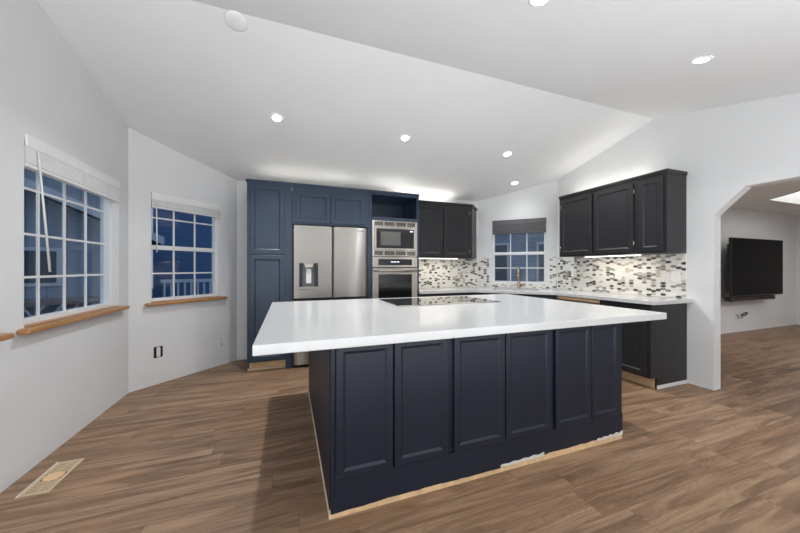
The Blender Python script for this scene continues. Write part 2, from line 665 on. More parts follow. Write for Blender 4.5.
wall('wall_right', (XR, 3.76), R(-90), 3.76 - YF, [(A0, A1, 0.0, arch)], 'white wall on the right with the clipped corner opening',
     thick=0.115, extra=(A0 + 0.225, A1 - 0.225))
wall('wall_front', (XT, YF), R(180), XT - XL, [], 'white wall behind the camera', top=2.5)
wall('wall_lounge', (XR + 0.115, YT), 0.0, XT - XR - 0.115, [], 'white lounge wall carrying the television', top=ZL + 0.05)
wall('wall_lounge_end', (XT, YT), R(-90), YT - YF, [], 'end wall of the lounge at the right edge', top=ZL + 0.05)

# ceiling: two slopes meeting at the ridge, flat strip behind the camera
cm = MB()
e = 0.10
back = [(XL - e, YR), (XR + 0.12, YR), (XR + 0.12, 3.80), (3.22, YB + e), (-0.69, YB + e), (XL - e, 3.85)]
front = [(XL - e, YFLAT), (XR + 0.12, YFLAT), (XR + 0.12, YR), (XL - e, YR)]
flat = [(XL - e, YF - e), (XR + 0.12, YF - e), (XR + 0.12, YFLAT), (XL - e, YFLAT)]
for pl_ in (back, front, flat):
    cm.prism(pl_, 0, 0, zf0=lambda x, y: zc(y), zf1=lambda x, y: zc(y) + 0.08)
struct(cm.build('ceiling', M['ceiling']), 'white vaulted ceiling with a ridge', 'ceiling')

# lounge ceiling with a recessed light tray (clipped corner)
tray = [(7.26, 1.1), (7.26, 2.26), (7.69, 2.745), (9.4, 2.745), (9.4, 1.1)]
lc = MB()
lc.prism([(XR + 0.115, YF - e), (XT + e, YF - e), (XT + e, YT + e), (XR + 0.115, YT + e)], ZL, ZL + 0.06, hole=tray)
struct(lc.build('ceiling_lounge', M['ceiling']), 'flat lounge ceiling seen through the opening', 'ceiling')
ty = thing('ceiling_light_tray', 'bright recessed light tray in the lounge ceiling', 'ceiling light', (8.3, 1.9, ZL))
tw = MB()
n_ = len(tray)
off = [(x - 8.3, y - 1.9) for x, y in tray]
inner = [(x * 0.985, y * 0.985) for x, y in off]
tw.prism([(x * 1.0, y * 1.0) for x, y in off], 0.0, 0.22, hole=inner)
tw.build('tray_side', M['white'], ty)
tp = MB()
tp.prism(off, 0.20, 0.24)
tp.build('diffuser', M['tray_glow'], ty)
bars = MB()
for k in range(4):
    y = -0.6 + k * 0.4
    bars.box(-0.98, 1.05, y - 0.012, y + 0.012, 0.165, 0.198)
bars.build('grid_bar', M['white'], ty)

# ------------------------------------------------------------------ windows and blinds


def window(name, origin, rz, hole, cols, rows, label, rail=None, sill=True, y0=0.055, right_jamb=0.0, shift=0.0):
    x0, x1, z0, z1 = hole
    w = thing(name, label, 'window', (origin[0], origin[1], 0), rz)
    w['kind'] = 'structure'
    fw = 0.035
    f = MB()
    ya, yb = y0, T - 0.005
    f.box(x0, x0 + fw, ya, yb, z0, z1)
    f.box(x1 - fw - right_jamb, x1, ya, yb, z0, z1)
    f.box(x0 + fw, x1 - fw - right_jamb, ya, yb, z1 - fw, z1)
    f.box(x0 + fw, x1 - fw - right_jamb, ya, yb, z0, z0 + fw)
    f.build('frame', M['white'], w, bevel=0.003)
    gx0, gx1, gz0, gz1 = x0 + fw, x1 - fw - right_jamb, z0 + fw, z1 - fw
    if rail:
        r = MB()
        r.box(gx0, gx1, ya + 0.008, yb - 0.004, rail - 0.024, rail + 0.024)
        r.build('meeting_rail', M['white'], w, bevel=0.003)
    yg = (ya + yb) / 2 + 0.008
    g = MB()
    g.box(gx0 - 0.004, gx1 + 0.004, yg, yg + 0.004, gz0 - 0.004, gz1 + 0.004)
    g.build('glass_pane', M['glass'], w)
    mu = MB()
    hw = 0.008
    for i in range(1, cols):
        x = gx0 + (gx1 - gx0) * i / cols + shift
        mu.box(x - hw, x + hw, yg - 0.012, yg - 0.001, gz0, gz1)
    for z in rows:
        mu.box(gx0, gx1, yg - 0.011, yg - 0.002, z - hw, z + hw)
    mu.build('muntin_grille', M['white'], w)
    if sill:
        s = MB()
        s.box(x0 - 0.062, x1 + 0.055, -0.062, -0.001, z0 - 0.034, z0 - 0.002, bev=0.009)
        s.box(x0 + 0.002, x1 - 0.002, -0.01, y0, z0 - 0.001, z0 + 0.004)
        s.build('sill', M['oak'], w)
    return w


def blind(origin, rz, hole, label, drop, y, mat, wand=None, stack=True):
    x0, x1, z0, z1 = hole
    b = thing('window_blind', label, 'blind', (origin[0], origin[1], 0), rz, 'raised window blinds')
    h = MB()
    h.box(x0 + 0.004, x1 - 0.004, y, y + 0.012, z1 - 0.076, z1 - 0.002, bev=0.003)
    h.box(x0 + 0.006, x1 - 0.006, y + 0.012, y + 0.052, z1 - 0.05, z1 - 0.002)
    h.build('headrail', mat, b)
    s = MB()
    n = max(5, int((drop - 0.10) / 0.0075))
    za = z1 - drop + 0.026
    zb = z1 - 0.079
    for i in range(n):
        z = za + (zb - za) * i / (n - 1)
        dx = random.uniform(-0.0015, 0.0015)
        dz = random.uniform(-0.0005, 0.0005)
        s.box(x0 + 0.010 + dx, x1 - 0.010 + dx, y + 0.004, y + 0.052, z + dz, z + 0.0066 + dz)
    s.build('slat_stack', mat, b)
    r = MB()
    r.box(x0 + 0.009, x1 - 0.009, y + 0.003, y + 0.053, z1 - drop, z1 - drop + 0.022, bev=0.003)
    r.build('bottom_rail', mat, b)
    for fx in (0.2, 0.5, 0.8):
        c = MB()
        x = x0 + (x1 - x0) * fx
        c.box(x - 0.0015, x + 0.0015, y - 0.001, y + 0.002, z1 - drop + 0.005, z1 - 0.078)
        c.build('ladder_cord', mat, b)
    if wand:
        (ax, ay, az), (bx, by, bz) = wand
        wm = MB()
        wm.cyl((ax, ay, az), (bx, by, bz), 0.0055, 0.0065, 8)
        wm.build('tilt_wand', M['white'], b)
    return b


zz = [1.86, 1.58, 1.25]
window('window_1', (XL, YF), R(90), W1, 4, [1.765, 1.47, 1.19], 'wide left window with white grid and oak sill', shift=-0.025)
window('window_2', (XL, 3.81), R(45), W2, 3, [1.80, 1.19], 'narrow double sash window on the angled left wall', rail=1.475)
window('window_3', (XL, YF), R(90), W3, 4, [1.765, 1.465, 1.18], 'window at the left edge with only its oak sill end in view')
window('window_4', (3.18, YB), R(-45), W4, 3, [1.25], 'small sink window between the charcoal upper cabinets', sill=False, rail=1.50)
blind((XL, YF), R(90), W1, 'raised white blind in the wide left window with a slanted wand', 0.20, -0.012, M['blind'],
      wand=((2.605 - YF, -0.016, 1.985), (2.695 - YF, -0.022, 1.225)))
blind((XL, 3.81), R(45), W2, 'raised white blind in the narrow window on angled wall', 0.165, -0.006, M['blind'],
      wand=((0.24, -0.012, 1.97), (0.245, -0.012, 1.42)))
blind((XL, YF), R(90), W3, 'raised white blind in the window at the left edge', 0.20, -0.012, M['blind'])
blind((3.18, YB), R(-45), W4, 'raised dark grey blind in the sink window', 0.235, 0.004, M['grey_blind'])

# ------------------------------------------------------------------ island
isl = thing('kitchen_island', 'dark navy kitchen island with six framed doors and raw wood base', 'kitchen island', (0.2, 1.55, 0))
IW, ID, IH = 2.10, 1.63, 0.867
b = MB()
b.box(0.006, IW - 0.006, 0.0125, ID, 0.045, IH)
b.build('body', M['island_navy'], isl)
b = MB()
b.box(0.0, 0.022, -0.008, 0.03, 0.024, IH - 0.001, bev=0.003)
b.box(-0.004, 0.006, 0.03, ID, 0.022, IH - 0.001)
o = b.build('side_panel', M['island_navy'], isl)
b = MB()
b.box(0.022, IW, -0.006, 0.012, 0.0, 0.0)
b.bm.clear()
# painted bottom rail with a chipped lower edge
xs = [0.022 + (IW - 0.022) * i / 60 for i in range(61)]
poly = [(IW, 0.19), (0.022, 0.19)] + [(x, 0.024 + 0.018 * x / IW + 0.003 * math.sin(x * 5.0) + random.uniform(-0.002, 0.004)) for x in xs]
b.prism_y(poly, -0.006, 0.012)
b.build('bottom_rail', M['island_navy'], isl)
b = MB()
b.box(0.0, IW, -0.003, 0.012, 0.0, 0.056)
b.box(IW - 0.012, IW, 0.012, ID, 0.0, 0.045)
b.box(0.006, IW - 0.012, ID - 0.05, ID - 0.03, 0.0, 0.045)
b.build('raw_base', M['raw_wood'], isl)['label'] = 'raw unpainted wood base strip'
b = MB()
b.box(-0.009, 0.0055, -0.002, ID, 0.0, 0.024)
b.build('side_strip', simple('cream_wood', (0.80, 0.68, 0.50), 0.6, var=0.08), isl)['label'] = 'pale cream strip along the left foot'
for xa, xb, hh in ((1.02, 1.36, 0.016), (1.84, 2.098, 0.022)):
    b = MB()
    n = 16
    low = [(xa + (xb - xa) * i / n, 0.032 + 0.002 * math.sin(i * 2.1)) for i in range(n + 1)]
    up = [(xa + (xb - xa) * i / n, 0.042 + hh * (0.4 + 0.6 * i / n) * (0.7 + 0.3 * math.sin(i * 1.7))) for i in range(n, -1, -1)]
    b.prism_y(low + up, -0.0085, -0.0055)
    b.build('filler_patch', M['mud'], isl)['label'] = 'chipped white filler on base'
DR = ((0.0, 0.003), (0.004, 0.0), (0.036, 0.0), (0.038, 0.002), (0.050, 0.0075), (0.054, 0.0075))
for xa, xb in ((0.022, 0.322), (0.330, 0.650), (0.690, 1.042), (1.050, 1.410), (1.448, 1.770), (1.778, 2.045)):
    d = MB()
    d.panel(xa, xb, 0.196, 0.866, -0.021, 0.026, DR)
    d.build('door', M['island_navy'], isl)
# face frame strips between and above doors
b = MB()
b.box(0.022, IW, 0.0, 0.012, 0.19, IH - 0.001)
b.build('face_frame', M['island_navy'], isl)
b = MB()
for xa, xb in ((0.05, 0.72), (0.74, 1.36), (1.38, 2.05)):
    b.panel(xa, xb, 0.12, 0.84, 0.0, 0.02)
bd = b.build('back_panel', M['island_navy'], isl)
bd.rotation_euler = (0, 0, R(180))
bd.location = (IW, ID + 0.02, 0)

ct = MB()
ct.box(-0.145, 2.655, 1.46, 3.25, IH + 0.001, 0.915, bev=0.003)
o = ct.build('island_countertop', M['quartz'])
tag(o, 'white quartz worktop overhanging the navy island', 'countertop')

# cooktop on the island
ck = thing('cooktop', 'black glass cooktop set into the white island worktop', 'cooktop', (1.43, 2.80, 0.915))
b = MB()
b.box(-0.53, 0.53, -0.305, 0.30, 0.0004, 0.007, bev=0.002)
b.build('glass_top', M['cook_glass'], ck)
b = MB()
b.box(-0.532, 0.532, -0.318, -0.3055, 0.0004, 0.009, bev=0.002)
b.build('front_trim', M['steel_light'], ck)['label'] = 'thin steel front edge'
b = MB()
burner_mat = simple('burner_print', (0.07, 0.07, 0.07), 0.2)
for cx, cy, r in ((-0.32, 0.12, 0.09), (-0.32, -0.13, 0.075), (0.0, 0.03, 0.115), (0.32, 0.12, 0.075), (0.32, -0.13, 0.09)):
    n = 32
    b = MB()
    for rr in (r,):
        vo = [(cx + rr * math.cos(2 * math.pi * i / n), cy + rr * math.sin(2 * math.pi * i / n)) for i in range(n)]
        vi = [(cx + (rr - 0.002) * math.cos(2 * math.pi * i / n), cy + (rr - 0.002) * math.sin(2 * math.pi * i / n)) for i in range(n)]
        for i in range(n):
            j = (i + 1) % n
            b._faces([(*vo[i], 0.0073), (*vo[j], 0.0073), (*vi[j], 0.0073), (*vi[i], 0.0073)], [(0, 1, 2, 3)])
    bmesh.ops.remove_doubles(b.bm, verts=b.bm.verts[:], dist=1e-6)
    b.build('burner_ring', burner_mat, ck)

# ------------------------------------------------------------------ tall navy cabinet wall
YC = 4.05       # cabinet faces
DB = YB - YC - 0.003


def crown(mb, x0, x1, z, d, l=0.0, r=0.0):
    mb.box(x0 - l, x1 + r, -0.016, 0.03, z - 0.026, z, bev=0.004)
    mb.box(x0 - l * 0.5, x1 + r * 0.5, -0.008, 0.022, z - 0.042, z - 0.026)


pan = thing('pantry_cabinet', 'tall navy pantry cabinet left of the steel fridge', 'cabinet', (-0.46, YC, 0))
PW = 0.505
b = MB()
b.box(0, PW, 0.0, DB, 0.115, 2.275)
b.box(0.43, PW, 0.0, 0.06, 0.0, 0.115)
b.box(0.0, 0.018, 0.066, DB, 0.0, 0.115)
b.build('body', M['navy'], pan)
b = MB()
crown(b, 0, PW + 0.0045, 2.312, DB, 0.014, 0.0)
b.build('crown', M['navy'], pan)
b = MB()
b.box(0.0, 0.432, 0.068, 0.082, 0.0, 0.113)
b.build('toe_kick', M['raw_wood'], pan)['label'] = 'raw unpainted wood toe kick'
b = MB()
b.box(0.0, 0.432, 0.056, 0.068, 0.0, 0.03)
b.build('shoe_strip', simple('pale_wood', (0.72, 0.55, 0.35), 0.6, var=0.12), pan)['label'] = 'paler wood strip along the floor'
for za, zb in ((1.422, 2.250), (0.135, 1.402)):
    d = MB()
    d.panel(0.034, 0.416, za, zb, -0.020, 0.02)
    d.build('door', M['navy'], pan)

fc = thing('fridge_cabinet', 'navy two door cabinet above the steel fridge', 'cabinet', (0.05, YC, 0))
FW = 0.985
b = MB()
b.box(0, FW, 0, DB, 1.802, 2.275)
b.box(0.962, FW, 0, DB, 0.0, 1.802)
b.box(0, 0.006, 0.0, DB, 0.0, 1.802)
b.build('body', M['navy'], fc)
b = MB()
crown(b, 0, FW, 2.312, DB)
b.build('crown', M['navy'], fc)
for xa, xb in ((0.040, 0.462), (0.472, 0.912)):
    d = MB()
    d.panel(xa, xb, 1.822, 2.200, -0.020, 0.02)
    d.build('door', M['navy'], fc)

# refrigerator
fr = thing('refrigerator', 'stainless steel french door refrigerator between navy cabinets', 'refrigerator', (0.068, 4.0, 0))
RW = 0.932
b = MB()
b.box(0.004, RW - 0.004, 0.085, 0.64, 0.03, 1.765)
b.build('body', simple('fridge_shell', (0.16, 0.16, 0.165), 0.5), fr)


def bowed(mb, x0, x1, z0, z1, yback, yf, bow, n=14, cut=None):
    """door slab with a gently bowed front, rounded vertical edges"""
    pts = []
    r = 0.012
    for i in range(n + 1):
        t = i / n
        x = x0 + (x1 - x0) * t
        e_ = min(x - x0, x1 - x)
        y = yf + bow * (2 * t - 1) ** 2
        if e_ < r:
            y += r - math.sqrt(max(0, r * r - (r - e_) ** 2))
        pts.append((x, y))
    poly = pts + [(x1, yback), (x0, yback)]
    mb.prism(poly, z0, z1)


def fdoor(x0, x1, z0, z1):
    pass


b = MB()
bowed(b, 0.0, 0.070, 0.872, 1.783, 0.08, 0.010, 0.0, 10)
b.bm.clear()
# left door built around the dispenser recess
dx0, dx1, dz0, dz1 = 0.062, 0.292, 0.985, 1.312
for (xa, xb, za, zb) in ((0.0, 0.462, dz1, 1.783), (0.0, 0.462, 0.872, dz0)):
    b.box(xa, xb, 0.012, 0.08, za, zb)
b.box(0.0, dx0, 0.012, 0.08, dz0, dz1)
b.box(dx1, 0.462, 0.012, 0.08, dz0, dz1)
bmesh.ops.remove_doubles(b.bm, verts=b.bm.verts[:], dist=1e-5)
dl = b.build('door', M['steel'], fr)
b = MB()
b.box(dx0, dx1, 0.062, 0.078, dz0, dz1)
b.build('recess_back', simple('dispenser_grey', (0.16, 0.16, 0.165), 0.35), dl)
for xa, xb in ((dx0, dx0 + 0.040), (dx1 - 0.040, dx1)):
    b = MB()
    b.box(xa + 0.001, xb, 0.016, 0.062, dz0 + 0.03, dz1 - 0.002)
    b.build('recess_side', M['black'], dl)
b = MB()
b.box(dx0 + 0.001, dx1 - 0.001, 0.006, 0.06, dz0 + 0.001, dz0 + 0.028, bev=0.004)
b.build('drip_tray', M['steel_light'], dl)
b = MB()
b.prism_y([(dx0 + 0.055, dz1 - 0.003), (dx1 - 0.055, dz1 - 0.003), (dx1 - 0.07, dz1 - 0.055), (dx0 + 0.07, dz1 - 0.055)], 0.004, 0.06)
b.build('spout_housing', M['steel_light'], dl)
b = MB()
b.box(dx0 + 0.082, dx1 - 0.082, 0.040, 0.058, dz0 + 0.07, dz1 - 0.07, bev=0.004)
b.build('paddle', M['white'], dl)['label'] = 'pale dispenser paddle'
b = MB()
bowed(b, 0.472, RW, 0.872, 1.783, 0.08, 0.006, 0.012, 20)
dr = b.build('door', M['steel'], fr)
b = MB()
b.box(RW - 0.14, RW - 0.05, 0.0085, 0.0125, 1.735, 1.745)
b.build('badge', simple('badge_grey', (0.10, 0.10, 0.11), 0.4), dr)
b = MB()
bowed(b, 0.0, RW, 0.04, 0.838, 0.08, 0.008, 0.008, 22)
b.build('freezer_drawer', M['steel'], fr)
b = MB()
b.box(0.004, RW - 0.004, 0.03, 0.085, 0.838, 0.872)
b.box(0.4625, 0.4715, 0.03, 0.085, 0.872, 1.78)
b.build('door_gap_shade', M['dark_gap'], fr)  # dark fill standing in for the shade inside the door gaps
b = MB()
b.box(0.02, RW - 0.02, 0.04, 0.1, 0.03, 0.08)
b.build('base_grille', M['dark_gap'], fr)
for x in (0.05, RW - 0.05):
    for y in (0.14, 0.58):
        b = MB()
        b.cyl((x, y, 0.0), (x, y, 0.035), 0.02, 0.016, 14)
        b.build('foot', M['black'], fr)

# oven tower
ot = thing('oven_cabinet', 'navy tower cabinet holding microwave and oven under an open niche', 'cabinet', (1.037, YC, 0))
OW = 0.735
b = MB()
b.box(0, 0.036, 0, DB, 0.115, 2.275)
b.box(OW - 0.036, OW, 0, DB, 0.115, 2.275)
b.box(0.036, OW - 0.036, DB - 0.02, DB, 0.115, 2.275)
b.box(0.036, OW - 0.036, 0, DB - 0.02, 2.255, 2.275)
b.box(0.036, OW - 0.036, 0, DB - 0.02, 1.912, 1.952)
b.box(0.036, OW - 0.036, 0, DB - 0.02, 0.115, 0.15)
b.box(0.036, OW - 0.036, 0, DB - 0.02, 0.66, 0.70)
b.box(0.0, OW, 0.06, DB, 0.0, 0.115)
b.build('body', M['navy'], ot)
b = MB()
crown(b, 0, OW, 2.312, DB, 0.0, 0.001)
b.build('crown', M['navy'], ot)
for xa, xb in ((0.03, 0.362), (0.372, OW - 0.03)):
    d = MB()
    d.panel(xa, xb, 0.14, 0.66, -0.020, 0.02)
    d.build('door', M['navy'], ot)

mw = thing('microwave', 'built in stainless steel microwave above the wall oven', 'microwave', (1.040, YC, 1.412))
MW, MH = 0.690, 0.49
b = MB()
b.box(0.042, MW - 0.006, 0.002, 0.42, 0.01, MH - 0.01)
b.build('body', M['black'], mw)
b = MB()
x0_, x1_ = 0.034, MW + 0.006
b.box(x0_, x1_, -0.022, -0.002, 0.0, 0.016)
b.box(x0_, x1_, -0.022, -0.002, MH - 0.016, MH)
b.box(x0_, x0_ + 0.03, -0.022, -0.002, 0.016, MH - 0.016)
b.box(x1_ - 0.03, x1_, -0.022, -0.002, 0.016, MH - 0.016)
b.box(x0_ + 0.03, x1_ - 0.03, -0.022, -0.002, 0.070, 0.084)
b.box(x0_ + 0.03, x1_ - 0.03, -0.022, -0.002, MH - 0.082, MH - 0.070)
for k in range(1, 4):
    x = x0_ + (x1_ - x0_) * k / 4
    for za, zb in ((0.016, 0.070), (MH - 0.070, MH - 0.016)):
        b.box(x - 0.009, x + 0.009, -0.022, -0.002, za, zb)
b.build('trim_frame', M['steel_light'], mw)
for za, zb in ((0.017, 0.069), (MH - 0.069, MH - 0.017)):
    for k in range(4):
        v = MB()
        xa = x0_ + 0.031 + k * (x1_ - x0_ - 0.062) / 4 + 0.006
        xb = xa + (x1_ - x0_ - 0.062) / 4 - 0.012
        for j in range(5):
            z = za + 0.003 + j * (zb - za - 0.006) / 5
            v.box(xa, xb, -0.014, -0.004, z, z + 0.006)
        v.build('vent', M['vent'], mw)
b = MB()
b.panel(x0_ + 0.032, x1_ - 0.032, 0.088, MH - 0.086, -0.032, 0.03, ((0.0, 0.003), (0.003, 0.0), (0.022, 0.0), (0.024, 0.003)))
md_ = b.build('door', M['steel_light'], mw)
b = MB()
b.box(x0_ + 0.056, x1_ - 0.056, -0.0315, -0.028, 0.112, MH - 0.110)
b.build('door_glass', M['black_glass'], md_)
b = MB()
b.box(x0_ + 0.115, x0_ + 0.405, -0.0325, -0.0316, 0.150, MH - 0.150)
b.build('mesh_window', M['mw_window'], md_)
b = MB()
b.box(x1_ - 0.115, x1_ - 0.090, -0.0323, -0.0316, MH - 0.145, MH - 0.130)
b.box(x1_ - 0.085, x1_ - 0.072, -0.0323, -0.0316, MH - 0.145, MH - 0.130)
b.build('clock_display', M['digit'], md_)

ov = thing('wall_oven', 'built in stainless steel oven below the microwave', 'oven', (1.040, YC, 0.705))
OH = 0.702
b = MB()
b.box(0.042, MW - 0.006, 0.002, 0.54, 0.004, OH - 0.01)
b.build('body', M['black'], ov)
b = MB()
b.box(x0_, x1_, -0.026, -0.002, OH - 0.146, OH - 0.004, bev=0.003)
cp = b.build('control_panel', M['steel_light'], ov)
b = MB()
b.box(x0_ + 0.085, x1_ - 0.085, -0.029, -0.0262, OH - 0.118, OH - 0.034)
b.build('display_glass', M['black_glass'], cp)
b = MB()
cx = (x0_ + x1_) / 2 - 0.01
for k, (dx, w_) in enumerate(((-0.055, 0.014), (-0.035, 0.014), (-0.012, 0.014), (0.008, 0.014), (0.035, 0.03))):
    b.box(cx + dx, cx + dx + w_, -0.0296, -0.0291, OH - 0.078, OH - 0.066)
b.build('clock_digits', M['digit'], cp)
b = MB()
b.panel(x0_, x1_, 0.0, OH - 0.158, -0.030, 0.028, ((0.0, 0.003), (0.003, 0.0), (0.082, 0.0), (0.084, 0.003)))
od = b.build('door', M['steel_light'], ov)
b = MB()
b.box(x0_ + 0.086, x1_ - 0.086, -0.0285, -0.0265, 0.088, OH - 0.246)
b.build('door_glass', M['oven_glass'], od)
b = MB()
b.cyl((x0_ + 0.01, -0.072, OH - 0.196), (x1_ - 0.01, -0.072, OH - 0.196), 0.014, n=16)
for x in (x0_ + 0.035, x1_ - 0.035):
    b.cyl((x, -0.072, OH - 0.196), (x, -0.028, OH - 0.196), 0.009, n=12)
b.build('handle', M['steel_light'], od)

# ------------------------------------------------------------------ charcoal upper cabinets
ub = thing('upper_cabinet', 'charcoal two door upper cabinet on the back wall beside the oven tower', 'cabinet', (1.775, 4.29, 0))
b = MB()
ud = YB - 4.29 - 0.003
plan = [(0, 0), (1.045, 0), (1.315, 0.27), (1.315, ud), (0, ud)]
b.prism(plan, 1.412, 2.252)
b.build('body', M['charcoal'], ub)
b = MB()
b.prism([(0, -0.014), (1.052, -0.014), (1.33, 0.262), (1.33, ud), (0, ud)], 2.252, 2.286)
b.build('crown', M['charcoal'], ub)
for xa, xb in ((0.028, 0.500), (0.522, 0.985)):
    d = MB()
    d.panel(xa, xb, 1.432, 2.222, -0.020, 0.02)
    dd = d.build('door', M['charcoal'], ub)
    if xa > 0.5:
        for z in (1.52, 2.13):
            h = MB()
            h.cyl((xb + 0.005, -0.010, z - 0.025), (xb + 0.005, -0.010, z + 0.025), 0.004, n=8)
            h.build('hinge', M['chrome'], dd)


def right_upper(ystart, length, doors, label, end):
    # viewer looks +X, local x = -Y
    u = thing('upper_cabinet', label, 'cabinet', (3.75, ystart, 0), R(-90))
    dpt = XR - 3.75 - 0.003
    m_ = MB()
    m_.box(0, length, 0, dpt, 1.412, 2.262)
    m_.build('body', M['charcoal'], u)
    m_ = MB()
    m_.box(0, length + (0.012 if end else 0), -0.016, dpt, 2.264, 2.296, bev=0.003)
    m_.box(0, length + (0.006 if end else 0), -0.006, dpt, 2.252, 2.264)
    m_.build('crown', M['charcoal'], u)
    for xa, xb, side in doors:
        d = MB()
        d.panel(xa, xb, 1.432, 2.226, -0.020, 0.02)
        dd = d.build('door', M['charcoal'], u)
        if side:
            hx = xb + 0.006 if side > 0 else xa - 0.006
            for z in (1.53, 2.13):
                h = MB()
                h.cyl((hx, -0.010, z - 0.028), (hx, -0.010, z + 0.028), 0.0045, n=8)
                h.build('hinge', M['chrome'], dd)
    return u


right_upper(3.42, 1.06, ((0.035, 0.522, -1), (0.548, 1.030, 1)), 'wide charcoal two door upper cabinet on the right wall beside sink window', False)
right_upper(3.42 - 1.061, 0.30, ((0.028, 0.268, 0),), 'narrow single door charcoal upper cabinet at the near end of right wall', True)

# ------------------------------------------------------------------ base cabinets and worktop
XF = 3.48
bb = thing('base_cabinet', 'charcoal base cabinet at the near end of the right worktop', 'cabinet', (XF, 2.60, 0), R(-90))
dp = XR - XF - 0.003
b = MB()
b.box(0, 0.525, 0, dp, 0.115, 0.872)
b.build('body', M['charcoal'], bb)
b = MB()
b.box(0.525, 0.545, 0.0, dp, 0.115, 0.872)
b.box(0.525, 0.545, 0.096, dp, 0.0, 0.115)
b.build('end_panel', M['charcoal'], bb)
b = MB()
b.box(0.0, 0.524, 0.096, 0.11, 0.0, 0.113)
b.build('toe_kick', M['raw_wood'], bb)['label'] = 'raw unpainted wood toe kick'
b = MB()
b.box(0.545, 0.553, 0.096, dp, 0.0, 0.034)
b.build('shoe_trim', M['white'], bb)['label'] = 'white strip along end panel foot'
b = MB()
b.box(-0.596, -0.001, 0.0, 0.02, 0.832, 0.868)
b.build('raw_rail', M['raw_wood'], bb)['label'] = 'raw wood rail over empty appliance bay'
d = MB()
d.panel(0.03, 0.508, 0.135, 0.690, -0.020, 0.02)
d.build('door', M['charcoal'], bb)

sk = thing('sink_cabinet', 'charcoal corner sink base cabinet under the sink window', 'cabinet', (2.665, 4.02 + 0.03, 0))
b = MB()
# plan of the corner unit in local coordinates (x, y) from (2.665, 4.05)
ox, oy = 2.665, 4.05
plan = [(2.68, 4.06), (3.50, 3.235), (3.50, 3.20), (4.077, 3.20), (4.077, 3.757), (3.178, 4.656), (2.68, 4.656)]
b.prism([(x - ox, y - oy) for x, y in plan], 0.115, 0.66)
b.prism([(2.68 - ox, 4.06 - oy), (3.50 - ox, 3.235 - oy), (3.515 - ox, 3.25 - oy), (2.70 - ox, 4.08 - oy)], 0.66, 0.872)
b.build('body', M['charcoal'], sk)
b = MB()
b.prism([(2.74 - ox, 4.11 - oy), (3.56 - ox, 3.29 - oy), (3.575 - ox, 3.305 - oy), (2.755 - ox, 4.125 - oy)], 0.0, 0.115)
b.build('toe_kick', M['raw_wood'], sk)['label'] = 'raw wood toe kick'
dd_ = MB()
for xa, xb in ((0.06, 0.57), (0.585, 1.10)):
    m_ = MB()
    m_.panel(xa, xb, 0.135, 0.84, -0.022, 0.02)
    q = m_.build('door', M['charcoal'], sk)
    q.rotation_euler = (0, 0, R(-45))
    q.location = (2.68 - ox, 4.06 - oy, 0)

bk = thing('base_cabinet', 'charcoal base cabinet between the oven tower and corner sink', 'cabinet', (1.778, 4.05, 0))
b = MB()
b.box(0, 0.895, 0, YB - 4.05 - 0.003, 0.115, 0.872)
b.build('body', M['charcoal'], bk)
b = MB()
b.box(0, 0.895, 0.07, 0.085, 0.0, 0.115)
b.build('toe_kick', M['raw_wood'], bk)['label'] = 'raw wood toe kick'
for xa, xb in ((0.025, 0.435), (0.448, 0.87)):
    d = MB()
    d.panel(xa, xb, 0.135, 0.84, -0.020, 0.02)
    d.build('door', M['charcoal'], bk)

# worktop with sink hole
outer = [(1.776, 4.02), (2.66, 4.02), (3.455, 3.225), (3.445, 2.005), (4.077, 2.005), (4.077, 3.757), (3.178, 4.656), (1.776, 4.656)]
sc = Vector((3.38, 3.92))
ea = Vector((1, -1)) / S2
eb = Vector((1, 1)) / S2


def sp_(a, c):
    p = sc + ea * a + eb * c
    return (p.x, p.y)


hole = [sp_(-0.33, -0.20), sp_(0.33, -0.20), sp_(0.33, 0.20), sp_(-0.33, 0.20)]
b = MB()
b.prism(outer, 0.876, 0.915, hole=hole)
o = b.build('countertop', M['quartz'], bevel=0.002)
tag(o, 'white quartz worktop wrapping the corner sink along back and right walls', 'countertop')
si = thing('kitchen_sink', 'steel undermount sink basin in the corner worktop', 'sink', (sc.x, sc.y, 0.68), R(-45))
b = MB()
w_, h_ = 0.335, 0.205
b.box(-w_, w_, -h_, h_, 0.0, 0.012)
b.box(-w_, -w_ + 0.012, -h_, h_, 0.012, 0.195)
b.box(w_ - 0.012, w_, -h_, h_, 0.012, 0.195)
b.box(-w_, w_, -h_, -h_ + 0.012, 0.012, 0.195)
b.box(-w_, w_, h_ - 0.012, h_, 0.012, 0.195)
b.build('basin', M['steel'], si)
b = MB()
b.lathe([(0.042, 0.012), (0.045, 0.015), (0.03, 0.016), (0.028, 0.013)])
b.build('drain', M['chrome'], si)

fa = thing('faucet', 'champagne metal faucet standing before the sink window', 'faucet', (sc.x + 0.285 * eb.x + 0.03 * ea.x, sc.y + 0.285 * eb.y + 0.03 * ea.y, 0.915), R(-45))
b = MB()
b.lathe([(0.030, 0.0), (0.030, 0.008), (0.024, 0.014), (0.022, 0.10), (0.019, 0.11)])
b.build('base', M['brass'], fa)
b = MB()
pts = [(0, 0, 0.10), (0, 0, 0.27)]
for i in range(11):
    a = math.pi * i / 10
    pts.append((0, -0.07 + 0.07 * math.cos(a), 0.27 + 0.075 * math.sin(a)))
pts.append((0, -0.14, 0.235))
b.tube(pts, 0.017, 12)
b.build('spout', M['brass'], fa)
b = MB()
b.cyl((0, -0.14, 0.24), (0, -0.14, 0.165), 0.017, 0.019, 14)
b.build('spray_head', M['brass'], fa)
b = MB()
b.tube([(0.018, 0, 0.06), (0.045, 0, 0.066), (0.10, 0, 0.085)], 0.008, 10)
b.build('lever', M['brass'], fa)

# ------------------------------------------------------------------ mosaic backsplash
bsp = thing('tile_backsplash', 'mosaic backsplash of white beige and dark long hexagon tiles', 'backsplash', (3.18, YB, 0.916))


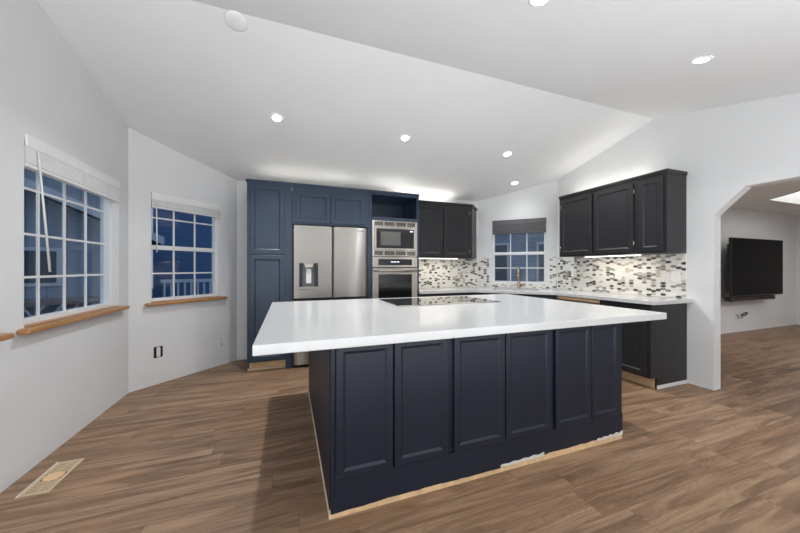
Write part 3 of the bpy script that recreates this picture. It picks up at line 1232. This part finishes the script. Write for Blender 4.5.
def mosaic(name, origin, rz, rects):
    """rects in wall-local (x0,x1,z0,z1), world z; tiles stand on a grout bed"""
    m_ = MB()
    mats = [M['grout'], M['tile_white'], M['tile_beige'], M['tile_grey'], M['tile_dark']]
    cp_, rp_ = 0.0500, 0.0325
    hw, hh, tip = 0.0325, 0.0145, 0.0180
    for x0, x1, z0, z1 in rects:
        m_.mi = 0
        m_.box(x0, x1, -0.007, -0.001, z0, z1)
        nc = int((x1 - x0) / cp_) + 2
        nr = int((z1 - z0) / rp_) + 2
        for i in range(nc):
            for j in range(nr):
                cx_ = x0 + 0.022 + i * cp_
                cz_ = z0 + 0.010 + j * rp_ + (rp_ / 2 if i % 2 else 0)
                poly = [(-hw, 0), (-hw + tip, -hh), (hw - tip, -hh), (hw, 0), (hw - tip, hh), (-hw + tip, hh)]
                poly = [(min(max(cx_ + p[0], x0 + 0.001), x1 - 0.001), min(max(cz_ + p[1], z0 + 0.001), z1 - 0.001)) for p in poly]
                if max(p[0] for p in poly) - min(p[0] for p in poly) < 0.012 or max(p[1] for p in poly) - min(p[1] for p in poly) < 0.006:
                    continue
                r = random.random()
                m_.mi = 1 if r < 0.58 else 2 if r < 0.72 else 3 if r < 0.87 else 4
                c0 = Vector((sum(p[0] for p in poly) / 6, sum(p[1] for p in poly) / 6))
                ins = [(c0.x + (p[0] - c0.x) * 0.90, c0.y + (p[1] - c0.y) * 0.86) for p in poly]
                vo = [m_.bm.verts.new((p[0], -0.0071, p[1])) for p in poly]
                vm = [m_.bm.verts.new((p[0], -0.0085, p[1])) for p in poly]
                vi = [m_.bm.verts.new((p[0], -0.0100, p[1])) for p in ins]
                fs = [m_.bm.faces.new(vi)]
                for k in range(6):
                    l = (k + 1) % 6
                    fs.append(m_.bm.faces.new([vo[k], vo[l], vm[l], vm[k]]))
                    fs.append(m_.bm.faces.new([vm[k], vm[l], vi[l], vi[k]]))
                for f in fs:
                    f.material_index = m_.mi
    o_ = m_.build(name, mats, bsp, recalc=False)
    Mw = Matrix.Translation(Vector((origin[0] - 3.18, origin[1] - YB, -0.916))) @ Matrix.Rotation(rz, 4, 'Z')
    o_.matrix_local = Mw
    return o_


ZT = 1.425
mosaic('tile_panel', (1.776, YB), 0.0, [(0.0, 1.395, 0.917, 1.41)])
mosaic('tile_panel', (3.18, YB), R(-45), [(0.012, 0.205, 0.917, ZT), (0.205, 1.155, 0.917, 0.978), (1.155, 1.262, 0.917, ZT)])
mosaic('tile_panel', (XR, 3.76), R(-90), [(0.012, 1.70, 0.917, 1.41)])


# ------------------------------------------------------------------ outlets


def outlet(loc, rz, label, y=0.0, group='outlets on the tiled backsplash'):
    t = thing('outlet', label, 'outlet', loc, rz, group)
    m_ = MB()
    m_.box(-0.044, 0.044, y - 0.006, y, -0.060, 0.060, bev=0.002)
    m_.build('cover_plate', M['plate'], t)
    for z in (-0.022, 0.022):
        m_ = MB()
        m_.box(-0.016, 0.016, y - 0.0085, y - 0.006, z - 0.013, z + 0.013, bev=0.001)
        r_ = m_.build('receptacle', M['plate'], t)
        for x in (-0.006, 0.006):
            m_ = MB()
            m_.box(x - 0.001, x + 0.001, y - 0.0088, y - 0.0085, z - 0.004, z + 0.005)
            m_.build('slot', M['black'], r_)
    return t


outlet((2.72, YB - 0.0102, 1.19), 0.0, 'white outlet on the mosaic tiles of the back wall')
outlet((XR - 0.0102, 3.45, 1.185), R(-90), 'white outlet on the right mosaic nearest the sink window')
outlet((XR - 0.0102, 2.785, 1.17), R(-90), 'white outlet in the middle of the right mosaic')
outlet((XR - 0.0102, 2.150, 1.155), R(-90), 'white outlet on right mosaic near the worktop end')

p_ = Vector((XL, 3.81)) + Vector((1, 1)) / S2 * 0.262
op = thing('outlet', 'bare outlet in an open dark box low on the angled wall', 'outlet', (p_.x, p_.y, 0.345), R(45))
b = MB()
b.box(-0.042, 0.042, -0.003, 0.0, -0.058, 0.058)
b.build('wall_box', M['black'], op)
b = MB()
b.box(-0.019, 0.019, -0.008, -0.003, -0.045, 0.045, bev=0.003)
b.box(-0.012, 0.012, -0.006, -0.003, -0.054, 0.054)
b.build('receptacle', M['plate'], op)
p_ = Vector((XL, 3.81)) + Vector((1, 1)) / S2 * 0.968
op = thing('cable_stub', 'thin white cable end poking from angled wall beside pantry', 'cable', (p_.x, p_.y, 0.27), R(45))
b = MB()
b.tube([(0, 0.0, 0.075), (0, -0.008, 0.07), (0, -0.012, 0.04), (0.0, -0.014, 0.01)], 0.0035, 8)
b.build('cable', M['cable_white'], op)
b = MB()
b.cyl((0, -0.014, 0.012), (0, -0.016, -0.012), 0.006, n=10)
b.build('connector', M['chrome'], op)

# ------------------------------------------------------------------ lamps


def recessed(x, y, label, power=1.0, flat=False):
    z = zc(y)
    slope = 0.0 if flat else (-math.atan(K) if y > YR else math.atan(K))
    t = thing('ceiling_light', label, 'ceiling light', (x, y, z), 0, 'recessed ceiling lights')
    t.rotation_euler = (slope, 0, 0)
    m_ = MB()
    n = 32
    prof = [(0.040, -0.001), (0.045, -0.006), (0.056, -0.006), (0.062, -0.001)]
    rings = [[m_.bm.verts.new((r * math.cos(2 * math.pi * k / n), r * math.sin(2 * math.pi * k / n), z_)) for k in range(n)] for r, z_ in prof]
    for a_, c_ in zip(rings, rings[1:]):
        for k in range(n):
            f = m_.bm.faces.new([a_[k], a_[(k + 1) % n], c_[(k + 1) % n], c_[k]])
            f.smooth = True
    m_.build('trim_ring', M['white'], t)
    m_ = MB()
    m_.cyl((0, 0, -0.0045), (0, 0, -0.001), 0.042, n=n)
    m_.build('lens', M['lamp_glow'], t)
    area_light('lamp_beam', (0, 0, -0.012), (0, 0, 0), 0.07, LAMP_W * power, (0.97, 0.99, 1.0), spread=130, parent=t)
    return t


recessed(-0.105, 3.345, 'recessed light above the left end of island nearest the fridge')
recessed(1.287, 3.345, 'recessed light above the middle of the island back edge')
recessed(2.75, 3.345, 'recessed light above the right aisle beyond the island')
recessed(3.41, 3.97, 'recessed light in front of the sink window', 0.12)
recessed(2.80, 1.325, 'recessed light on the near slope at upper right', 0.6)
recessed(1.326, 1.345, 'recessed light cut by the top edge of photo', 0.12)
recessed(-0.105, 1.335, 'recessed light above the left front of island out of frame', 0.12)

sd = thing('ceiling_speaker', 'round white disc on the ceiling near the ridge', 'ceiling disc', (-0.345, 2.436, zc(2.436)))
sd.rotation_euler = (-math.atan(K), 0, 0)
b = MB()
b.lathe([(0.074, -0.001), (0.074, -0.010), (0.068, -0.014), (0.02, -0.015)])
b.build('cover', M['white'], sd)

def strip(name, label, loc, rz, length, energy, up, group, col=(1.0, 0.90, 0.76)):
    t = thing(name, label, 'light strip', loc, rz, group)
    s_ = 1 if up else -1
    m_ = MB()
    m_.box(-length / 2, length / 2, -0.016, 0.016, min(0, s_ * 0.010), max(0, s_ * 0.010))
    m_.build('housing', M['white'], t)
    m_ = MB()
    m_.box(-length / 2 + 0.01, length / 2 - 0.01, -0.011, 0.011, min(s_ * 0.010, s_ * 0.014), max(s_ * 0.010, s_ * 0.014))
    m_.build('diffuser', M['strip_glow'], t)
    area_light('strip_beam', (0, 0, s_ * 0.02), (R(180) if up else 0, 0, 0), length - 0.02, energy, col, 0.02, parent=t)
    return t


strip('under_cabinet_light', 'slim light under the back wall upper cabinet', (2.26, 4.40, 1.4115), 0, 0.72, 1.6, False, 'under cabinet lights')
strip('under_cabinet_light', 'slim light under the right wall upper cabinets', (3.86, 2.74, 1.4115), R(-90), 0.72, 1.6, False, 'under cabinet lights')
strip('cabinet_top_light', 'light strip hidden on top of the back wall upper cabinet', (2.1, 4.52, 2.287), 0, 1.0, 1.3, True, 'lights on cabinet tops', (1, 0.96, 0.9))
strip('cabinet_top_light', 'light strip hidden on top of right wall upper cabinets', (3.96, 2.9, 2.297), R(-90), 1.1, 1.3, True, 'lights on cabinet tops', (1, 0.96, 0.9))

strip('cabinet_top_light', 'added fill strip hidden on top of the navy oven tower', (1.40, 4.30, 2.277), 0, 0.6, 0.35, True, 'lights on cabinet tops', (1, 0.97, 0.93))  # dim strip added to brighten the ceiling over the tower
strip('cabinet_top_light', 'added fill strip hidden on top of the navy pantry and fridge cabinets', (0.30, 4.30, 2.277), 0, 1.3, 0.35, True, 'lights on cabinet tops', (1, 0.97, 0.93))  # dim strip added to lift the dark ceiling above the tall cabinets

# ------------------------------------------------------------------ floor register
rg = thing('floor_register', 'tan metal floor vent lying by the left wall', 'floor vent', (-1.315, 2.43, 0))
b = MB()
hx, hy = 0.066, 0.162
b.box(-hx, hx, -hy, -hy + 0.016, 0.0, 0.006)
b.box(-hx, hx, hy - 0.016, hy, 0.0, 0.006)
b.box(-hx, -hx + 0.016, -hy + 0.016, hy - 0.016, 0.0, 0.006)
b.box(hx - 0.016, hx, -hy + 0.016, hy - 0.016, 0.0, 0.006)
b.build('frame', M['register'], rg)
b = MB()
b.box(-hx - 0.005, -hx, -hy, hy, 0.0, 0.010)
b.build('edge_strip', M['mud'], rg)['label'] = 'white edge strip'
b = MB()
b.box(-hx + 0.016, hx - 0.016, -hy + 0.016, hy - 0.016, 0.0003, 0.001)
b.build('duct_opening', M['black'], rg)
b = MB()
for k in range(15):
    y = -hy + 0.026 + k * 0.0195
    if abs(k - 7) < 2:
        continue
    b.box(-hx + 0.016, hx - 0.016, y - 0.006, y + 0.006, 0.0015, 0.0045)
b.box(-0.004, 0.004, -hy + 0.016, hy - 0.016, 0.0016, 0.0052)
b.build('grille', M['register'], rg)
b = MB()
pts = [(0.046 * math.cos(2 * math.pi * k / 20), 0.045 * math.sin(2 * math.pi * k / 20)) for k in range(20)]
b.prism(pts, 0.0015, 0.006)
b.build('centre_plate', simple('peach_metal', (0.78, 0.52, 0.30), 0.5), rg)['label'] = 'peach oval plate'

# ------------------------------------------------------------------ lounge: television, shelf, cables
tv = thing('television', 'large black television mounted on the lounge wall', 'television', (8.355, 3.10, 0.73))
b = MB()
b.box(-0.90, 0.90, 0.0, 0.045, 0.0, 1.07, bev=0.006)
b.build('bezel', M['black'], tv)
b = MB()
b.box(-0.885, 0.885, -0.003, 0.0, 0.02, 1.058)
b.build('screen', M['screen'], tv)
b = MB()
b.box(-0.80, 0.80, 0.045, 0.11, 0.06, 0.96, bev=0.01)
b.build('rear_housing', M['black'], tv)
b = MB()
b.box(-0.3, 0.3, 0.11, 0.246, 0.3, 0.75)
b.build('wall_mount', M['black'], tv)
sb = thing('soundbar', 'black soundbar on brackets under the television', 'soundbar', (8.30, 3.14, 0.64))
b = MB()
b.box(-0.76, 0.76, 0.0, 0.09, 0.0, 0.075, bev=0.008)
b.build('body', simple('soundbar_cloth', (0.03, 0.025, 0.022), 0.7), sb)
for x in (-0.5, 0.5):
    b = MB()
    b.box(x - 0.03, x + 0.03, 0.09, 0.207, 0.02, 0.06)
    b.build('bracket', M['black'], sb)
for sx in (-0.77, 0.66):
    b = MB()
    b.box(sx, sx + 0.11, -0.003, 0.09, -0.004, 0.078, bev=0.006)
    b.build('end_cap', M['black'], sb)
cb = thing('wall_cables', 'loose dark cables poking from a wall plate below television', 'cable', (8.37, YT, 0.32))
for xa, xb in ((-0.20, -0.11), (-0.06, 0.06)):
    b = MB()
    b.box(xa, xb, -0.006, 0.0, -0.06, 0.06)
    b.build('cover_plate', M['plate'], cb)
b = MB()
pts = []
for k in range(15):
    a = k / 14 * math.pi * 1.7
    pts.append((0.02 + 0.10 * (1 - math.cos(a)) * 0.7, -0.02 - 0.02 * math.sin(a), 0.035 * math.sin(a) + 0.02))
for ps, rr in (([(0.0, -0.003, 0.0)] + pts, 0.010), ([(-0.03, -0.003, 0.02), (-0.035, -0.03, 0.0), (-0.05, -0.035, -0.05)], 0.008),
               ([(-0.16, -0.003, 0.03), (-0.165, -0.025, 0.0), (-0.15, -0.03, -0.05)], 0.006)):
    b = MB()
    b.tube(ps, rr, 8)
    b.build('cable', M['black'], cb)
outlet((XT, 3.24, 0.36), R(-90), 'white outlet with dark plug at the right edge of photo', 0.0, 'lounge outlet')

# ------------------------------------------------------------------ outside: yard, neighbour houses, deck rail
b = MB()
b.prism([(-30, -8), (-1.75, -8), (-1.75, 4.0), (-0.8, 4.95), (3.3, 4.95), (4.5, 3.9), (4.5, 3.6), (30, 3.6), (30, 30), (-30, 30)], -0.5, -0.4)
struct(b.build('ground', M['concrete']), 'dark yard outside the windows', 'ground')

h1 = thing('house', 'blue grey neighbour house with white gable trim outside the left window', 'house', (-5.0, 9.0, -0.4), R(30))
b = MB()
b.prism_y([(-4.5, 0), (1.6, 0), (1.6, 2.45), (-1.5, 3.85), (-4.5, 2.45)], 0.0, 5.0)
b.build('wall', M['siding'], h1)
b = MB()
b.box(-4.4, 1.5, 1.2, 4.8, 2.2, 6.0)
b.build('upper_storey', M['siding'], h1)
b = MB()
b.box(-4.7, 1.8, 0.9, 5.1, 6.0, 6.2)
b.build('upper_roof', M['roofing'], h1)
b = MB()
for (ax, az), (cx_, cz_) in (((-4.9, 2.28), (-1.5, 3.86)), ((-1.5, 3.86), (2.0, 2.28))):
    b.prism_y([(ax, az), (cx_, cz_), (cx_, cz_ + 0.14), (ax, az + 0.14)], -0.45, 5.2)
b.build('roof', M['roofing'], h1)
b = MB()
for (ax, az), (cx_, cz_) in (((-4.9, 2.25), (-1.5, 3.83)), ((-1.5, 3.83), (2.0, 2.25))):
    b.prism_y([(ax, az), (cx_, cz_), (cx_, cz_ + 0.20), (ax, az + 0.20)], -0.50, -0.451)
b.build('fascia', M['ext_white'], h1)
for xa, xb in ((-3.3, -2.5), (-0.45, 0.15)):
    b = MB()
    b.box(xa - 0.08, xb + 0.08, -0.04, 0.0, 1.25, 2.1)
    f_ = b.build('window', M['ext_white'], h1)
    b = MB()
    b.box(xa, xb, -0.05, -0.04, 1.33, 2.02)
    b.build('pane', M['far_pane'], f_)
b = MB()
for k in range(20):
    x = -4.4 + k * 0.24
    for dx in (0.5, -0.5):
        b.hexa([(x, -0.9, 0.0), (x + 0.04, -0.9, 0.0), (x + 0.04, -0.87, 0.0), (x, -0.87, 0.0),
                (x + dx, -0.9, 0.9), (x + dx + 0.04, -0.9, 0.9), (x + dx + 0.04, -0.87, 0.9), (x + dx, -0.87, 0.9)])
b.build('lattice_skirt', M['ext_white'], h1)
b = MB()
b.box(-4.6, 1.1, -0.95, -0.03, 0.9, 0.98)
b.build('porch_floor', M['deck'], h1)

h2 = thing('house', 'deep blue neighbour house with pale eave outside the narrow window', 'house', (-2.4, 12.0, -0.4), R(16))
b = MB()
b.box(-1.6, 6.5, 0.0, 4.0, 0.0, 4.2)
b.build('wall', M['deep_siding'], h2)
b = MB()
b.prism_y([(1.0, 3.2), (6.8, 4.3), (6.8, 4.6), (1.0, 3.5)], -0.7, -0.02)
b.build('eave', M['ext_white'], h2)
b = MB()
b.box(-1.7, 6.8, -0.8, 4.3, 4.2, 4.5)
b.build('roof', M['roofing'], h2)
b = MB()
b.box(0.2, 1.1, -0.05, 0.0, 0.9, 2.8)
b.build('door', simple('grey_door', (0.30, 0.34, 0.40), 0.6), h2)
rl = thing('deck_railing', 'white baluster railing on the deck outside the narrow window', 'railing', (-2.2, 9.4, -0.4), R(16))
b = MB()
b.box(-0.8, 5.0, 0.0, 0.08, 1.28, 1.36)
b.box(-0.8, 5.0, 0.01, 0.07, 0.50, 0.56)
b.build('rail', M['ext_white'], rl)
for k in range(41):
    b = MB()
    x = -0.75 + k * 0.14
    b.box(x, x + 0.045, 0.02, 0.06, 0.56, 1.28)
    b.build('baluster', M['ext_white'], rl)
b = MB()
b.box(-0.8, 5.0, 0.0, 1.6, 0.0, 0.45)
b.build('deck', M['deck'], rl)

h3 = thing('house', 'pale blue lap sided neighbour house outside the sink window', 'house', (8.2, 9.2, -0.4), R(-45))
b = MB()
b.box(-4.5, 4.5, 0.0, 4.0, 0.0, 3.4)
b.build('wall', M['lap'], h3)
b = MB()
b.box(-4.8, 4.8, -0.5, 4.3, 3.4, 3.6)
b.build('roof', M['roofing'], h3)
for xa, xb in ((-1.7, -0.5), (0.6, 1.5)):
    b = MB()
    b.box(xa - 0.08, xb + 0.08, -0.05, 0.0, 1.1, 2.6)
    f_ = b.build('window', M['ext_white'], h3)
    b = MB()
    b.box(xa, xb, -0.06, -0.05, 1.18, 2.52)
    b.build('pane', M['far_pane'], f_)
b = MB()
b.box(-4.5, 4.5, -1.2, -0.02, 0.3, 0.5)
b.build('porch_step', M['deck'], h3)
